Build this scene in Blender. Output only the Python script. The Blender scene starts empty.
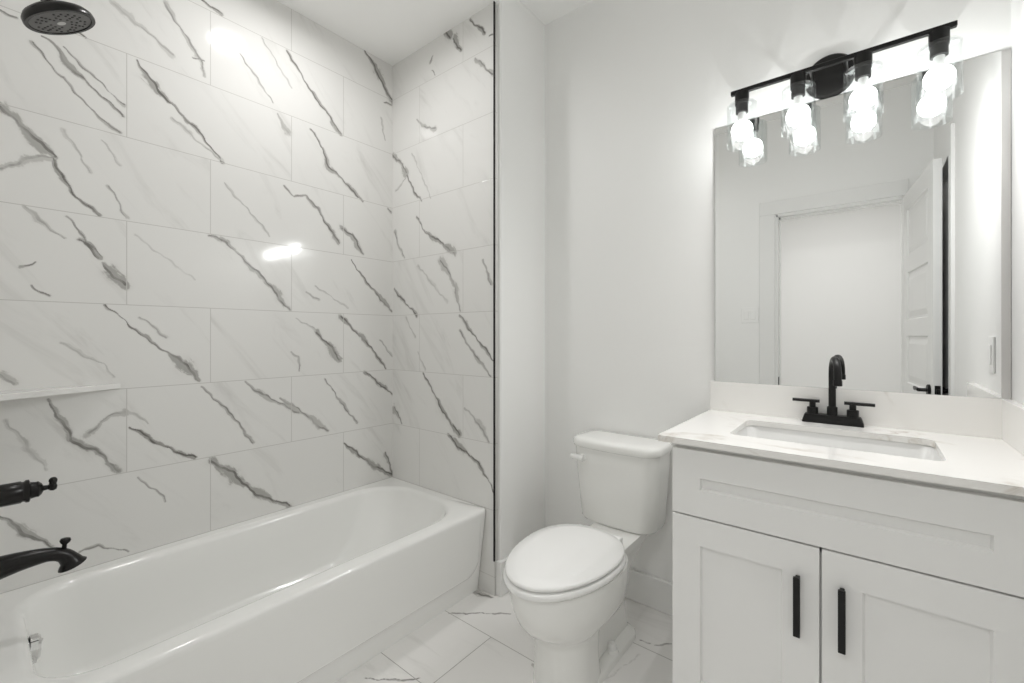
import bpy, bmesh, math
import numpy as np
from mathutils import Vector, Matrix

S = bpy.context.scene
C = S.collection
PI = math.pi

# ------------------------------------------------------------------ camera
cam = bpy.data.objects.new('camera', bpy.data.cameras.new('camera'))
C.objects.link(cam)
cam.location = (0, 0, 1.2)
cam.rotation_euler = (PI / 2, 0, 0.6793)
cam.data.sensor_width = 36
cam.data.lens = 440.54 * 36 / 1024
cam.data.shift_y = -6.32 / 1024
cam.data.clip_start = 0.02
S.camera = cam

# ------------------------------------------------------------------ world, view, light levels
w = bpy.data.worlds.new('world'); S.world = w; w.use_nodes = True
w.node_tree.nodes['Background'].inputs[0].default_value = (1, 1, 1, 1)
w.node_tree.nodes['Background'].inputs[1].default_value = 0.3
S.view_settings.view_transform = 'Standard'
S.view_settings.look = 'None'
S.view_settings.gamma = 1
S.view_settings.exposure = 0.2
S.view_settings.use_curve_mapping = False
try:
    S.cycles.max_bounces = 16; S.cycles.diffuse_bounces = 9; S.cycles.glossy_bounces = 8
    S.cycles.transparent_max_bounces = 24; S.cycles.use_denoising = True
    S.cycles.caustics_reflective = False
    S.cycles.sample_clamp_indirect = 6
except Exception:
    pass
BULB = 3.6        # emission of the four vanity globes
DOWNLIGHT = 5.2    # tub downlight, watts
VANITY = 1.1       # light of each globe, all round, watts
BEAM = 8.6         # and forward into the room, watts
HALL = 19.5        # unseen area light added in the hall, watts


def area_lamp(name, loc, size, watts, col=(1, 1, 1), rot=(0, 0, 0), disk=True, spread=180):
    l = bpy.data.lights.new(name, 'AREA'); l.shape = 'DISK' if disk else 'SQUARE'
    l.spread = math.radians(spread); l.size = size; l.energy = watts; l.color = col
    o = bpy.data.objects.new(name, l); C.objects.link(o); o.location = loc; o.rotation_euler = rot
    return o

# ------------------------------------------------------------------ measures (metres)
XL, YE, XS, XS2, YB, XR = -2.1076, 1.5257, -1.335, -1.318, 1.9107, 0.324
ZC, ZT, YF, YH = 2.827, 2.734, -0.04, -2.5      # ceiling, alcove ceiling, door wall, hall wall
TW, TH = 0.592, 0.3063                           # wall tile

# ------------------------------------------------------------------ node helpers
def new_mat(name, col=(.8, .8, .8), rough=.5, metal=0, spec=.5, coat=0):
    m = bpy.data.materials.new(name); m.use_nodes = True
    b = m.node_tree.nodes['Principled BSDF']
    b.inputs['Base Color'].default_value = (*col, 1)
    b.inputs['Roughness'].default_value = rough
    b.inputs['Metallic'].default_value = metal
    b.inputs['Specular IOR Level'].default_value = spec
    b.inputs['Coat Weight'].default_value = coat
    return m

class NT:
    def __init__(self, m):
        self.t = m.node_tree; self.b = self.t.nodes['Principled BSDF']
    def n(self, kind, **k):
        x = self.t.nodes.new(kind)
        for a, v in k.items():
            setattr(x, a, v)
        return x
    def put(self, sock, v):
        if isinstance(v, bpy.types.NodeSocket): self.t.links.new(v, sock)
        else: sock.default_value = v
    def math(self, op, a, b=0.0, clamp=False):
        x = self.n('ShaderNodeMath', operation=op, use_clamp=clamp)
        self.put(x.inputs[0], a); self.put(x.inputs[1], b)
        return x.outputs[0]
    def coords(self):
        return self.n('ShaderNodeTexCoord').outputs['Object']
    def noise(self, vec, scale, detail=4, rough=.55, dist=0):
        x = self.n('ShaderNodeTexNoise')
        if vec is not None: self.put(x.inputs['Vector'], vec)
        x.inputs['Scale'].default_value = scale; x.inputs['Detail'].default_value = detail
        x.inputs['Roughness'].default_value = rough; x.inputs['Distortion'].default_value = dist
        return x.outputs['Fac']
    def along(self, vec, deg, scale):
        r = self.n('ShaderNodeVectorRotate', rotation_type='Z_AXIS'); self.put(r.inputs['Vector'], vec); r.inputs['Angle'].default_value = math.radians(deg)
        m = self.n('ShaderNodeVectorMath', operation='MULTIPLY'); self.put(m.inputs[0], r.outputs[0]); m.inputs[1].default_value = scale
        return m.outputs[0]
    def step(self, v, lo, hi, a=0.0, b=1.0):
        x = self.n('ShaderNodeMapRange', interpolation_type='SMOOTHSTEP')
        self.put(x.inputs['Value'], v)
        for k, q in zip(('From Min', 'From Max', 'To Min', 'To Max'), (lo, hi, a, b)):
            x.inputs[k].default_value = q
        return x.outputs['Result']
    def mix(self, f, a, b):
        x = self.n('ShaderNodeMix', data_type='RGBA')
        self.put(x.inputs[0], f)
        for s, v in ((x.inputs[6], a), (x.inputs[7], b)):
            self.put(s, v if isinstance(v, bpy.types.NodeSocket) else (*v, 1))
        return x.outputs[2]
    def bump(self, h, strength, dist):
        x = self.n('ShaderNodeBump')
        self.put(x.inputs['Height'], h)
        x.inputs['Strength'].default_value = strength; x.inputs['Distance'].default_value = dist
        self.put(self.b.inputs['Normal'], x.outputs[0])

def marble(name, axes, off, tw, th, shift, mortar, grout, rough, base=(.755, .75, .735), mid=(.30, .292, .275), dark=(.11, .105, .097), cloud=.42, streak=-52):
    """polished marble-look tile: veins come from the mesh's 'vein' attribute, ragged by noise; joints from a brick layout"""
    m = new_mat(name, base, rough); t = NT(m)
    co = t.coords()
    sp = t.n('ShaderNodeSeparateXYZ'); t.put(sp.inputs[0], co)
    u, v = sp.outputs[axes[0]], sp.outputs[axes[1]]
    cb = t.n('ShaderNodeCombineXYZ')
    t.put(cb.inputs[0], t.math('SUBTRACT', u, off[0])); t.put(cb.inputs[1], t.math('SUBTRACT', v, off[1]))
    br = t.n('ShaderNodeTexBrick', offset=shift, offset_frequency=2, squash=1, squash_frequency=2)
    t.put(br.inputs['Vector'], cb.outputs[0])
    br.inputs['Color1'].default_value = (0, 0, 0, 1); br.inputs['Color2'].default_value = (1, 1, 1, 1)
    br.inputs['Mortar'].default_value = (.5, .5, .5, 1)
    br.inputs['Scale'].default_value = 1; br.inputs['Mortar Size'].default_value = mortar
    br.inputs['Mortar Smooth'].default_value = .2
    br.inputs['Brick Width'].default_value = tw; br.inputs['Row Height'].default_value = th
    shape = t.n('ShaderNodeAttribute', attribute_name='vein').outputs['Fac']
    tone = t.n('ShaderNodeAttribute', attribute_name='tone').outputs['Fac']
    core = t.n('ShaderNodeAttribute', attribute_name='core').outputs['Fac']
    # streaks drawn out along the veins make their outlines ragged
    along = t.along(cb.outputs[0], streak, (1, 3.2, 1))
    st = t.noise(along, 13, 6, .68, .8)
    fine = t.noise(co, 60, 4, .6)
    rag = t.math('ADD', t.math('MULTIPLY', t.math('SUBTRACT', st, .5), 1.25), t.math('MULTIPLY', t.math('SUBTRACT', fine, .5), .35))
    av = t.math('ADD', shape, t.math('MULTIPLY', rag, t.step(shape, .05, .5)))
    body = t.math('MULTIPLY', t.step(av, .50, .76), tone)
    halo = t.math('MULTIPLY', t.math('MULTIPLY', t.step(av, .05, .8), tone), .22)
    line = t.math('MULTIPLY', t.math('MULTIPLY', t.step(t.math('ADD', core, t.math('MULTIPLY', rag, t.step(core, .05, .4))), .30, .75), tone), t.step(t.noise(along, 7, 3, .6), .36, .56, .2, 1))
    # soft grey drift through each tile, along the veins' direction
    along2 = t.along(cb.outputs[0], streak, (1.6, 8.0, 1))
    ofs = t.n('ShaderNodeVectorMath', operation='ADD'); t.put(ofs.inputs[0], along2)
    sc = t.n('ShaderNodeVectorMath', operation='SCALE'); t.put(sc.inputs[0], br.outputs['Color']); sc.inputs['Scale'].default_value = 7.0
    t.put(ofs.inputs[1], sc.outputs[0])
    drift = t.step(t.noise(ofs.outputs[0], 1.1, 6, .62, .9), .54, .80)
    c = t.mix(t.math('MULTIPLY', drift, cloud), base, (.45, .44, .42))
    c = t.mix(halo, c, (.40, .39, .37))
    c = t.mix(body, c, mid)
    c = t.mix(line, c, dark)
    j = br.outputs['Fac']
    c = t.mix(j, c, grout)
    t.put(t.b.inputs['Base Color'], c)
    t.put(t.b.inputs['Roughness'], t.math('ADD', t.math('MULTIPLY', j, .5), rough))
    t.bump(t.math('SUBTRACT', 1.0, j), .35, .002)
    return m

def paint(name, col, rough, bump=.06, scale=160):
    m = new_mat(name, col, rough, spec=.35); t = NT(m)
    t.bump(t.noise(t.coords(), scale, 3, .6), bump, .004)
    return m

def quartz(name):
    m = new_mat(name, (.84, .83, .81), .14); t = NT(m)
    co = t.coords()
    n1 = t.noise(co, 2.6, 6, .6, 1.3)
    ridge = t.math('ABSOLUTE', t.math('SUBTRACT', n1, .5))
    line = t.step(ridge, 0.0, .016, 1, 0)
    gate = t.step(t.noise(co, 5.0, 3, .6), .50, .67)
    soft = t.math('MULTIPLY', t.step(ridge, 0.0, .06, 1, 0), .40)
    f = t.math('MULTIPLY', t.math('MAXIMUM', t.math('MULTIPLY', line, .55), soft), gate)
    t.put(t.b.inputs['Base Color'], t.mix(f, (.84, .83, .81), (.40, .33, .25)))
    return m

M = {}
M['wall'] = paint('white_wall_paint', (.84, .84, .83), .5, .05, 140)
M['ceiling'] = paint('ceiling_paint', (.88, .88, .87), .8, .03, 120)
M['trim'] = new_mat('white_trim_paint', (.79, .79, .78), .3)
M['cabinet'] = new_mat('white_cabinet_paint', (.79, .79, .78), .32)
M['porcelain'] = new_mat('white_porcelain', (.82, .82, .80), .09, coat=.3)
M['basin'] = new_mat('basin_ceramic', (.74, .74, .73), .24)
M['enamel'] = new_mat('tub_enamel', (.84, .84, .825), .10, coat=.3)
M['seat'] = new_mat('seat_plastic', (.84, .84, .83), .16)
M['black'] = new_mat('matte_black_metal', (.007, .0068, .0066), .34, 0, .28)
M['bronze'] = new_mat('dark_bronze_metal', (.008, .0072, .0066), .27, 0, .3)
M['face'] = new_mat('spray_face_rubber', (.12, .118, .115), .5)
M['nozzle'] = new_mat('nozzle_rubber', (.012, .012, .012), .5)
M['badge'] = new_mat('badge_metal', (.45, .45, .44), .3, .6)
M['chrome'] = new_mat('chrome', (.78, .78, .78), .08, 1)
M['grey_strip'] = new_mat('brushed_grey', (.62, .61, .60), .38, 1)
M['mirror'] = new_mat('mirror_silver', (.86, .865, .86), .0, 1)
M['gap'] = new_mat('dark_gap', (.05, .05, .05), .8)
M['closet'] = new_mat('unlit_closet_dark', (.035, .035, .036), .5)  # darkness of the unlit closet put into its wall colour
M['switch'] = new_mat('switch_plastic', (.84, .84, .83), .3)
M['quartz'] = quartz('veined_quartz')
M['tile_left'] = marble('marble_wall_tile', (1, 2), (.368, 1.9237 - TH), TW, TH, .554, .0014, (.52, .51, .49), .09, streak=52)
M['tile_end'] = marble('marble_end_wall_tile', (0, 2), (-1.54, 1.9237 - TH), TW, TH, .557, .0014, (.52, .51, .49), .09, streak=55)
M['tile_floor'] = marble('marble_floor_tile', (0, 1), (-1.165, .985 - .325), .62, .325, .5, .0017, (.36, .35, .33), .22, base=(.80, .79, .775), streak=0)

def glass_mat():
    m = bpy.data.materials.new('clear_thin_glass'); m.use_nodes = True
    nt = m.node_tree; nt.nodes.clear()
    out = nt.nodes.new('ShaderNodeOutputMaterial'); mx = nt.nodes.new('ShaderNodeMixShader')
    tr = nt.nodes.new('ShaderNodeBsdfTransparent'); gl = nt.nodes.new('ShaderNodeBsdfGlossy'); fr = nt.nodes.new('ShaderNodeLayerWeight'); pw = nt.nodes.new('ShaderNodeMath'); ml = nt.nodes.new('ShaderNodeMath')
    tr.inputs[0].default_value = (.96, .97, .97, 1); gl.inputs['Roughness'].default_value = 0
    # Schlick reflectance, the same from both sides of the pane
    pw.operation = 'POWER'; pw.inputs[1].default_value = 4.0; ml.operation = 'MULTIPLY_ADD'; ml.inputs[1].default_value = .42; ml.inputs[2].default_value = .04
    nt.links.new(fr.outputs['Facing'], pw.inputs[0]); nt.links.new(pw.outputs[0], ml.inputs[0])
    nt.links.new(ml.outputs[0], mx.inputs[0]); nt.links.new(tr.outputs[0], mx.inputs[1]); nt.links.new(gl.outputs[0], mx.inputs[2])
    nt.links.new(mx.outputs[0], out.inputs[0])
    return m
def emit_mat(name, col, s):
    m = new_mat(name, col, .4)
    b = m.node_tree.nodes['Principled BSDF']
    b.inputs['Emission Color'].default_value = (*col, 1); b.inputs['Emission Strength'].default_value = s
    return m
M['glass'] = glass_mat()
def globe_mat(col, s):
    """frosted globe: glows itself and lets its lamp's light through"""
    m = bpy.data.materials.new('lit_frosted_globe'); m.use_nodes = True
    nt = m.node_tree; nt.nodes.clear()
    out = nt.nodes.new('ShaderNodeOutputMaterial'); ad = nt.nodes.new('ShaderNodeAddShader')
    tr = nt.nodes.new('ShaderNodeBsdfTransparent'); em = nt.nodes.new('ShaderNodeEmission')
    tr.inputs[0].default_value = (.93, .93, .93, 1); em.inputs[0].default_value = (*col, 1); em.inputs[1].default_value = s
    nt.links.new(tr.outputs[0], ad.inputs[0]); nt.links.new(em.outputs[0], ad.inputs[1]); nt.links.new(ad.outputs[0], out.inputs[0])
    return m
M['bulb'] = globe_mat((1, .99, .978), BULB)
M['lens'] = emit_mat('lit_diffuser', (1, .99, .978), 6)

# ------------------------------------------------------------------ mesh helpers
def link(name, me, mat, parent=None, smooth=True, angle=35):
    o = bpy.data.objects.new(name, me); C.objects.link(o)
    if mat is not None: me.materials.append(mat)
    if smooth:
        me.shade_smooth(); me.set_sharp_from_angle(angle=math.radians(angle))
    if parent is not None:
        o.parent = parent
    return o

def obj(name, bm, mat, parent=None, smooth=True, angle=35):
    bmesh.ops.recalc_face_normals(bm, faces=bm.faces[:])
    me = bpy.data.meshes.new(name); bm.to_mesh(me); bm.free()
    if parent is not None:                       # meshes are written in world metres, things may sit anywhere
        me.transform(Matrix.Translation(-Vector(parent_base(parent))))
    return link(name, me, mat, parent, smooth, angle)

def parent_base(o):
    p = Vector((0, 0, 0))
    while o is not None:
        p += o.location; o = o.parent
    return p

def tag(o, label=None, cat=None, group=None, kind=None):
    for k, v in (('label', label), ('category', cat), ('group', group), ('kind', kind)):
        if v: o[k] = v
    return o

def thing(name, loc, label, cat, group=None):
    o = bpy.data.objects.new(name, None); C.objects.link(o); o.location = loc
    o.empty_display_size = .05
    return tag(o, label, cat, group)

def struct(name, bm, mat, label, cat, smooth=False):
    return tag(obj(name, bm, mat, None, smooth), label, cat, None, 'structure')

def box(bm, x0, x1, y0, y1, z0, z1, bev=0, seg=2):
    r = bmesh.ops.create_cube(bm, size=1)
    vs = r['verts']
    for v in vs:
        v.co = Vector(((x0 + x1) / 2 + v.co.x * (x1 - x0), (y0 + y1) / 2 + v.co.y * (y1 - y0), (z0 + z1) / 2 + v.co.z * (z1 - z0)))
    if bev:
        es = list({e for v in vs for e in v.link_edges})
        bmesh.ops.bevel(bm, geom=es, offset=bev, segments=seg, profile=.5, affect='EDGES')
    return bm

def B(*a, **k):
    return box(bmesh.new(), *a, **k)

def loft(bm, loops, cap0=True, cap1=True, closed=True):
    rows = [[bm.verts.new(p) for p in L] for L in loops]
    n = len(rows[0])
    for a, b in zip(rows, rows[1:]):
        for i in range(n if closed else n - 1):
            j = (i + 1) % n
            try: bm.faces.new((a[i], a[j], b[j], b[i]))
            except ValueError: pass
    if cap0: bm.faces.new(rows[0][::-1])
    if cap1: bm.faces.new(rows[-1])
    return rows

def frame(d):
    d = Vector(d).normalized()
    a = Vector((0, 0, 1)) if abs(d.z) < .9 else Vector((0, 1, 0))
    u = d.cross(a).normalized(); v = u.cross(d).normalized()
    return u, v

def lathe(bm, prof, origin, axis=(0, 0, 1), n=32, cap0=True, cap1=True):
    """prof: (radius, distance along axis)"""
    o = Vector(origin); d = Vector(axis).normalized(); u, v = frame(d)
    loops = [[o + d * h + (u * math.cos(2 * PI * k / n) + v * math.sin(2 * PI * k / n)) * max(r, 1e-5) for k in range(n)] for r, h in prof]
    loft(bm, loops, cap0, cap1)
    return bm

def tube(bm, pts, rad, n=16, caps=True, flat=1.0):
    """swept round tube; rad one number or one per point"""
    P = [Vector(p) for p in pts]
    R = rad if isinstance(rad, (list, tuple)) else [rad] * len(P)
    loops = []; u = None
    for i, p in enumerate(P):
        d = (P[min(i + 1, len(P) - 1)] - P[max(i - 1, 0)]).normalized()
        if u is None: u, v = frame(d)
        else:
            u = (u - d * u.dot(d)).normalized(); v = u.cross(d).normalized()
        loops.append([p + (u * math.cos(2 * PI * k / n) + v * math.sin(2 * PI * k / n) * flat) * R[i] for k in range(n)])
    loft(bm, loops, caps, caps)
    return bm

def rrect(x0, x1, y0, y1, r, z, n=6):
    """rounded rectangle loop, counter-clockwise; r one number or (x0y0, x1y0, x1y1, x0y1)"""
    rr = r if isinstance(r, (list, tuple)) else [r] * 4
    out = []
    for (cx, cy, a0), q in zip(((x0 + rr[0], y0 + rr[0], PI), (x1 - rr[1], y0 + rr[1], 1.5 * PI), (x1 - rr[2], y1 - rr[2], 0), (x0 + rr[3], y1 - rr[3], .5 * PI)), rr):
        for k in range(n + 1):
            a = a0 + .5 * PI * k / n
            out.append(Vector((cx + q * math.cos(a), cy + q * math.sin(a), z)))
    return out

def spline(pts, n=8):
    """Catmull-Rom through points"""
    P = [Vector(p) for p in pts]; P = [P[0] * 2 - P[1]] + P + [P[-1] * 2 - P[-2]]
    out = []
    for i in range(1, len(P) - 2):
        for k in range(n):
            t = k / n
            out.append(.5 * (2 * P[i] + (P[i + 1] - P[i - 1]) * t + (2 * P[i - 1] - 5 * P[i] + 4 * P[i + 1] - P[i + 2]) * t * t + (3 * P[i] - P[i - 1] - 3 * P[i + 1] + P[i + 2]) * t ** 3))
    out.append(P[-2])
    return out

def interp(xs, ys, m):
    return list(np.interp(np.linspace(0, 1, m), np.linspace(0, 1, len(xs)) if xs is None else xs, ys))

# ------------------------------------------------------------------ vein strokes, (darkness, [(mm, mm, half width mm), ...]) in each surface's own metres
LEFT_VEINS = [
(0.3,[(328,2391,9.0),(406,2355,9.3),(503,2291,9.7)]),(0.45,[(481,2481,7.7),(538,2399,7.9),(595,2316,8.1),(613,2259,8.2)]),
(0.5,[(571,2313,4.0),(609,2323,4.1)]),(0.7,[(602,2564,6.1),(637,2556,6.2),(670,2545,6.3)]),(0.55,[(66,2215,2.8),(99,2209,2.9)]),
(0.6,[(136,2151,4.9),(169,2099,5.0),(204,2069,5.1)]),(0.75,[(156,2182,3.3),(188,2165,6.7),(221,2111,7.6),(273,2069,5.2),(358,1997,5.5)]),
(0.5,[(204,2170,2.5),(255,2127,3.5),(339,2055,3.6),(358,2037,7.3)]),(0.55,[(204,2069,2.5),(273,1985,3.5),(317,1953,5.3),(347,1931,5.4)]),
(0.7,[(245,2239,3.4),(260,2230,3.5)]),(0.8,[(397,2220,4.6),(426,2170,13.2),(490,2110,8.7),(585,2029,5.0),(677,1923,5.3)]),
(0.3,[(503,2046,5.8),(585,1988,6.1),(670,1934,6.3)]),(0.7,[(1053,2203,3.6),(1114,2131,7.5),(1140,2044,12.5),(1216,2005,9.0),(1337,1920,8.1)]),
(0.42,[(722,2438,4.3),(814,2334,4.4),(877,2258,4.6)]),(0.5,[(895,2214,4.6),(944,2149,11.7)]),
(0.75,[(939,2526,5.1),(1053,2388,5.4),(1140,2310,10.0),(1205,2233,7.7)]),(0.3,[(830,2529,3.6),(962,2363,3.8)]),
(0.8,[(1349,2731,8.1),(1430,2656,18.0),(1516,2531,12.8)]),(0.7,[(1469,2506,5.6),(1516,2508,5.7)]),(0.3,[(1450,2409,5.6),(1476,2295,5.6)]),
(0.7,[(66,1915,10.9),(103,1886,14.3),(142,1829,14.7),(188,1795,5.0)]),(0.4,[(66,1722,10.9),(120,1764,9.7),(183,1793,5.0)]),
(0.8,[(181,1789,4.2),(202,1725,5.0),(236,1673,6.8),(296,1624,5.3)]),(0.25,[(204,1891,5.1),(273,1769,5.2)]),(0.4,[(320,1733,4.6),(369,1629,4.8)]),
(0.2,[(301,1890,3.5),(352,1817,3.6)]),(0.3,[(681,1840,4.2),(806,1714,4.4),(864,1649,4.5)]),
(0.7,[(926,1892,3.5),(972,1857,5.9),(1029,1871,6.0),(1083,1826,7.4),(1199,1672,10.2)]),(0.65,[(1216,1752,18.0),(1272,1721,13.1),(1337,1636,8.1)]),
(0.5,[(1495,1913,8.5),(1516,1900,8.5)]),(0.35,[(118,1618,3.2),(147,1576,8.2),(209,1528,5.1)]),(0.5,[(214,1603,3.4),(243,1554,3.4)]),
(0.75,[(243,1527,8.6),(265,1517,13.9),(296,1476,7.1)]),(0.75,[(304,1452,7.1),(328,1426,16.1),(361,1383,12.8)]),(0.5,[(245,1555,3.4),(299,1473,3.5)]),
(0.6,[(108,1418,3.8),(142,1438,3.9)]),(0.6,[(134,1363,3.9),(151,1338,3.9),(172,1330,4.0)]),
(0.6,[(627,1612,4.1),(692,1594,9.5),(777,1507,6.6),(873,1419,13.6),(949,1318,9.4)]),(0.15,[(392,1570,3.7),(578,1422,4.0)]),
(0.7,[(1267,1594,3.9),(1361,1482,6.0),(1443,1412,11.1),(1522,1338,11.4)]),(0.35,[(1029,1408,4.8),(1093,1374,4.9)]),
(0.25,[(1073,1441,3.9),(1249,1342,4.2)]),(0.75,[(309,1307,3.6),(363,1252,3.6),(420,1193,4.7),(484,1135,4.8),(545,1078,17.9),(592,1018,10.1)]),
(0.33,[(406,1268,5.6),(487,1193,5.8)]),(0.22,[(199,1174,5.0),(304,1098,5.3),(333,1050,5.4)]),(0.5,[(66,1076,7.8),(97,1048,7.9)]),
(0.7,[(1083,1216,9.8),(1140,1151,15.1),(1199,1073,17.9)]),(0.3,[(981,1281,3.8),(1083,1221,3.9)]),
(0.45,[(958,1121,4.2),(990,1096,4.3),(1000,1029,4.3)]),(0.75,[(1210,1293,10.3),(1343,1179,9.4),(1482,1015,5.6)]),
(0.35,[(1443,1173,5.6),(1529,1075,5.7)]),(0.65,[(167,986,5.0),(202,915,6.7),(223,844,10.2)]),(0.75,[(223,844,6.8),(283,797,10.5),(344,709,9.0)]),
(0.42,[(258,851,8.7),(320,908,8.9),(363,920,9.1)]),(0.25,[(76,931,7.9),(167,758,8.3)]),
(0.88,[(377,863,4.6),(438,808,6.2),(512,747,7.8),(578,705,6.0)]),(0.3,[(377,918,3.7),(432,869,3.8)]),
(0.6,[(599,989,3.0),(637,949,6.2),(707,865,4.7),(742,808,6.5),(793,725,4.4)]),(0.5,[(761,996,5.4),(839,927,9.0),(995,834,7.1)]),
(0.5,[(908,910,4.6),(1029,815,9.6),(1140,719,12.5)]),(0.55,[(1124,981,3.7),(1194,879,6.4),(1301,734,8.0)]),(0.8,[(1349,1002,8.9),(1529,864,9.4)]),
(0.65,[(66,636,6.2),(125,562,9.7),(179,497,8.3)]),(0.5,[(245,454,3.4),(293,461,3.5),(372,406,3.7)]),(0.4,[(397,671,2.8),(453,611,5.7),(484,560,2.9)]),
(0.75,[(637,684,18.6),(688,627,16.9),(761,548,17.4),(860,459,10.2),(949,400,11.7)]),
(0.8,[(1227,642,6.5),(1319,555,10.7),(1443,457,13.9),(1516,406,11.4)]),(0.6,[(1476,539,8.4),(1529,408,8.6)]),]
END_VEINS = [
(0.8,[(-1669,2739,12.7),(-1625,2699,15.0)]),(0.75,[(-1603,2680,14.9),(-1554,2600,14.7)]),(0.8,[(-1492,2720,7.2),(-1395,2615,7.0)]),
(0.7,[(-1369,2590,4.6),(-1345,2591,4.6)]),(0.6,[(-1459,2519,6.0),(-1376,2435,9.3),(-1345,2409,16.1)]),(0.6,[(-1784,2631,5.8),(-1761,2653,5.7)]),
(0.5,[(-1768,2583,5.2),(-1745,2548,5.2)]),(0.5,[(-1894,2361,4.9),(-1808,2292,7.9),(-1745,2269,15.6)]),
(0.65,[(-2103,2226,8.5),(-2038,2170,14.0),(-1985,2096,16.6)]),(0.7,[(-1976,2083,6.9),(-1915,1977,6.8),(-1849,1915,6.7)]),
(0.3,[(-1985,2068,5.5),(-2075,2015,5.7)]),(0.22,[(-1933,2193,4.4),(-1776,1917,4.2)]),
(0.7,[(-1890,1837,4.3),(-1824,1746,6.6),(-1722,1685,12.9),(-1596,1613,14.9)]),(0.5,[(-2084,1785,11.3),(-2047,1695,6.7),(-1994,1627,5.5)]),
(0.7,[(-2093,1462,8.5),(-2002,1384,8.3),(-1890,1309,8.1)]),(0.5,[(-1699,1585,17.9),(-1596,1444,12.4),(-1561,1319,8.6)]),
(0.2,[(-1882,1572,8.1),(-1654,1368,7.6)]),(0.55,[(-1407,1553,7.1),(-1357,1437,6.9)]),(0.7,[(-1561,1299,7.4),(-1472,1206,7.2),(-1339,1081,6.9)]),
(0.55,[(-1561,1221,4.9),(-1472,1115,8.4),(-1357,1011,6.9)]),(0.3,[(-1985,1295,5.5),(-1907,1190,5.4)]),(0.25,[(-1882,1110,5.4),(-1824,1016,5.3)]),
(0.8,[(-1840,999,5.3),(-1745,890,6.5),(-1654,781,12.6),(-1568,708,12.3)]),(0.6,[(-2093,786,14.2),(-2020,710,8.4)]),
(0.38,[(-1526,845,6.1),(-1427,780,11.8),(-1369,704,11.6)]),(0.8,[(-1640,698,15.1),(-1537,639,14.7),(-1453,600,9.5),(-1376,530,7.0),(-1339,478,6.0)]),]
FLOOR_VEINS = [
(0.75,[(-1404,1307,3.4),(-1302,1393,3.5),(-1195,1472,3.4)]),(0.6,[(-1479,1581,9.8),(-1462,1629,12.4),(-1443,1668,15.0)]),
(0.6,[(-1369,876,3.5),(-1278,936,3.5),(-1216,995,3.5)]),(0.5,[(-698,1666,3.9),(-660,1674,3.9)]),(0.55,[(-641,1675,3.1),(-592,1722,3.1)]),
(0.5,[(-948,1301,3.3),(-890,1235,3.1)]),(0.15,[(-1536,1501,4.8),(-1428,1347,4.4)]),(0.1,[(-719,1373,3.5),(-665,1588,3.8)]),(0.7,[(-1436,1494,9),(-1390,1500,13),(-1338,1508,11)]),
]

def vein_field(U, V, strokes):
    """per point: shape (1 on a vein's line, about .67 at its edge, 0 at three half widths), tone (how dark that vein is), core (a thin line inside it)"""
    shape = np.zeros(U.shape); tone = np.zeros(U.shape); core = np.zeros(U.shape)
    for k, (dark, pts) in enumerate(strokes):
        run = 0.0
        for (a0, b0, r0), (a1, b1, r1) in zip(pts, pts[1:]):
            A = np.array((a0, b0)) / 1000; D = np.array((a1, b1)) / 1000 - A
            L = max(math.sqrt(D @ D), 1e-6)
            m = max(r0, r1) * .0035 + .006
            sel = (U > min(A[0], A[0] + D[0]) - m) & (U < max(A[0], A[0] + D[0]) + m) & (V > min(A[1], A[1] + D[1]) - m) & (V < max(A[1], A[1] + D[1]) + m)
            if sel.any():
                u, v = U[sel] - A[0], V[sel] - A[1]
                t = np.clip((u * D[0] + v * D[1]) / (L * L), 0, 1)
                s = run + t * L
                # a slow waver, so that a vein is never a ruled line
                wob = (np.sin(s * 61 + k) + .6 * np.sin(s * 149 + 2 * k)) * .0026
                across = (u * D[1] - v * D[0]) / L + wob
                beyond = np.hypot(u - t * D[0], v - t * D[1]) ** 2 - ((u * D[1] - v * D[0]) / L) ** 2
                d = np.sqrt(np.maximum(beyond, 0) + across ** 2)
                r = np.maximum((r0 + (r1 - r0) * t) / 1000 * (.86 + .3 * np.sin(s * 37 + 1.7 * k)), .0019)
                f = np.clip(1 - d / (3 * r), 0, 1)
                old = shape[sel]
                tone[sel] = np.where(f > old, np.where(f > 0, dark, 0), tone[sel]); shape[sel] = np.maximum(old, f)
                dc = np.sqrt(np.maximum(beyond, 0) + (across - .55 * r * np.sin(s * 23 + k)) ** 2)
                rc = np.clip(.34 * r, .0016, .0032)
                core[sel] = np.maximum(core[sel], np.clip(1.6 - dc / rc * .8, 0, 1))
            run += L
    return shape, tone, core

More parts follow.
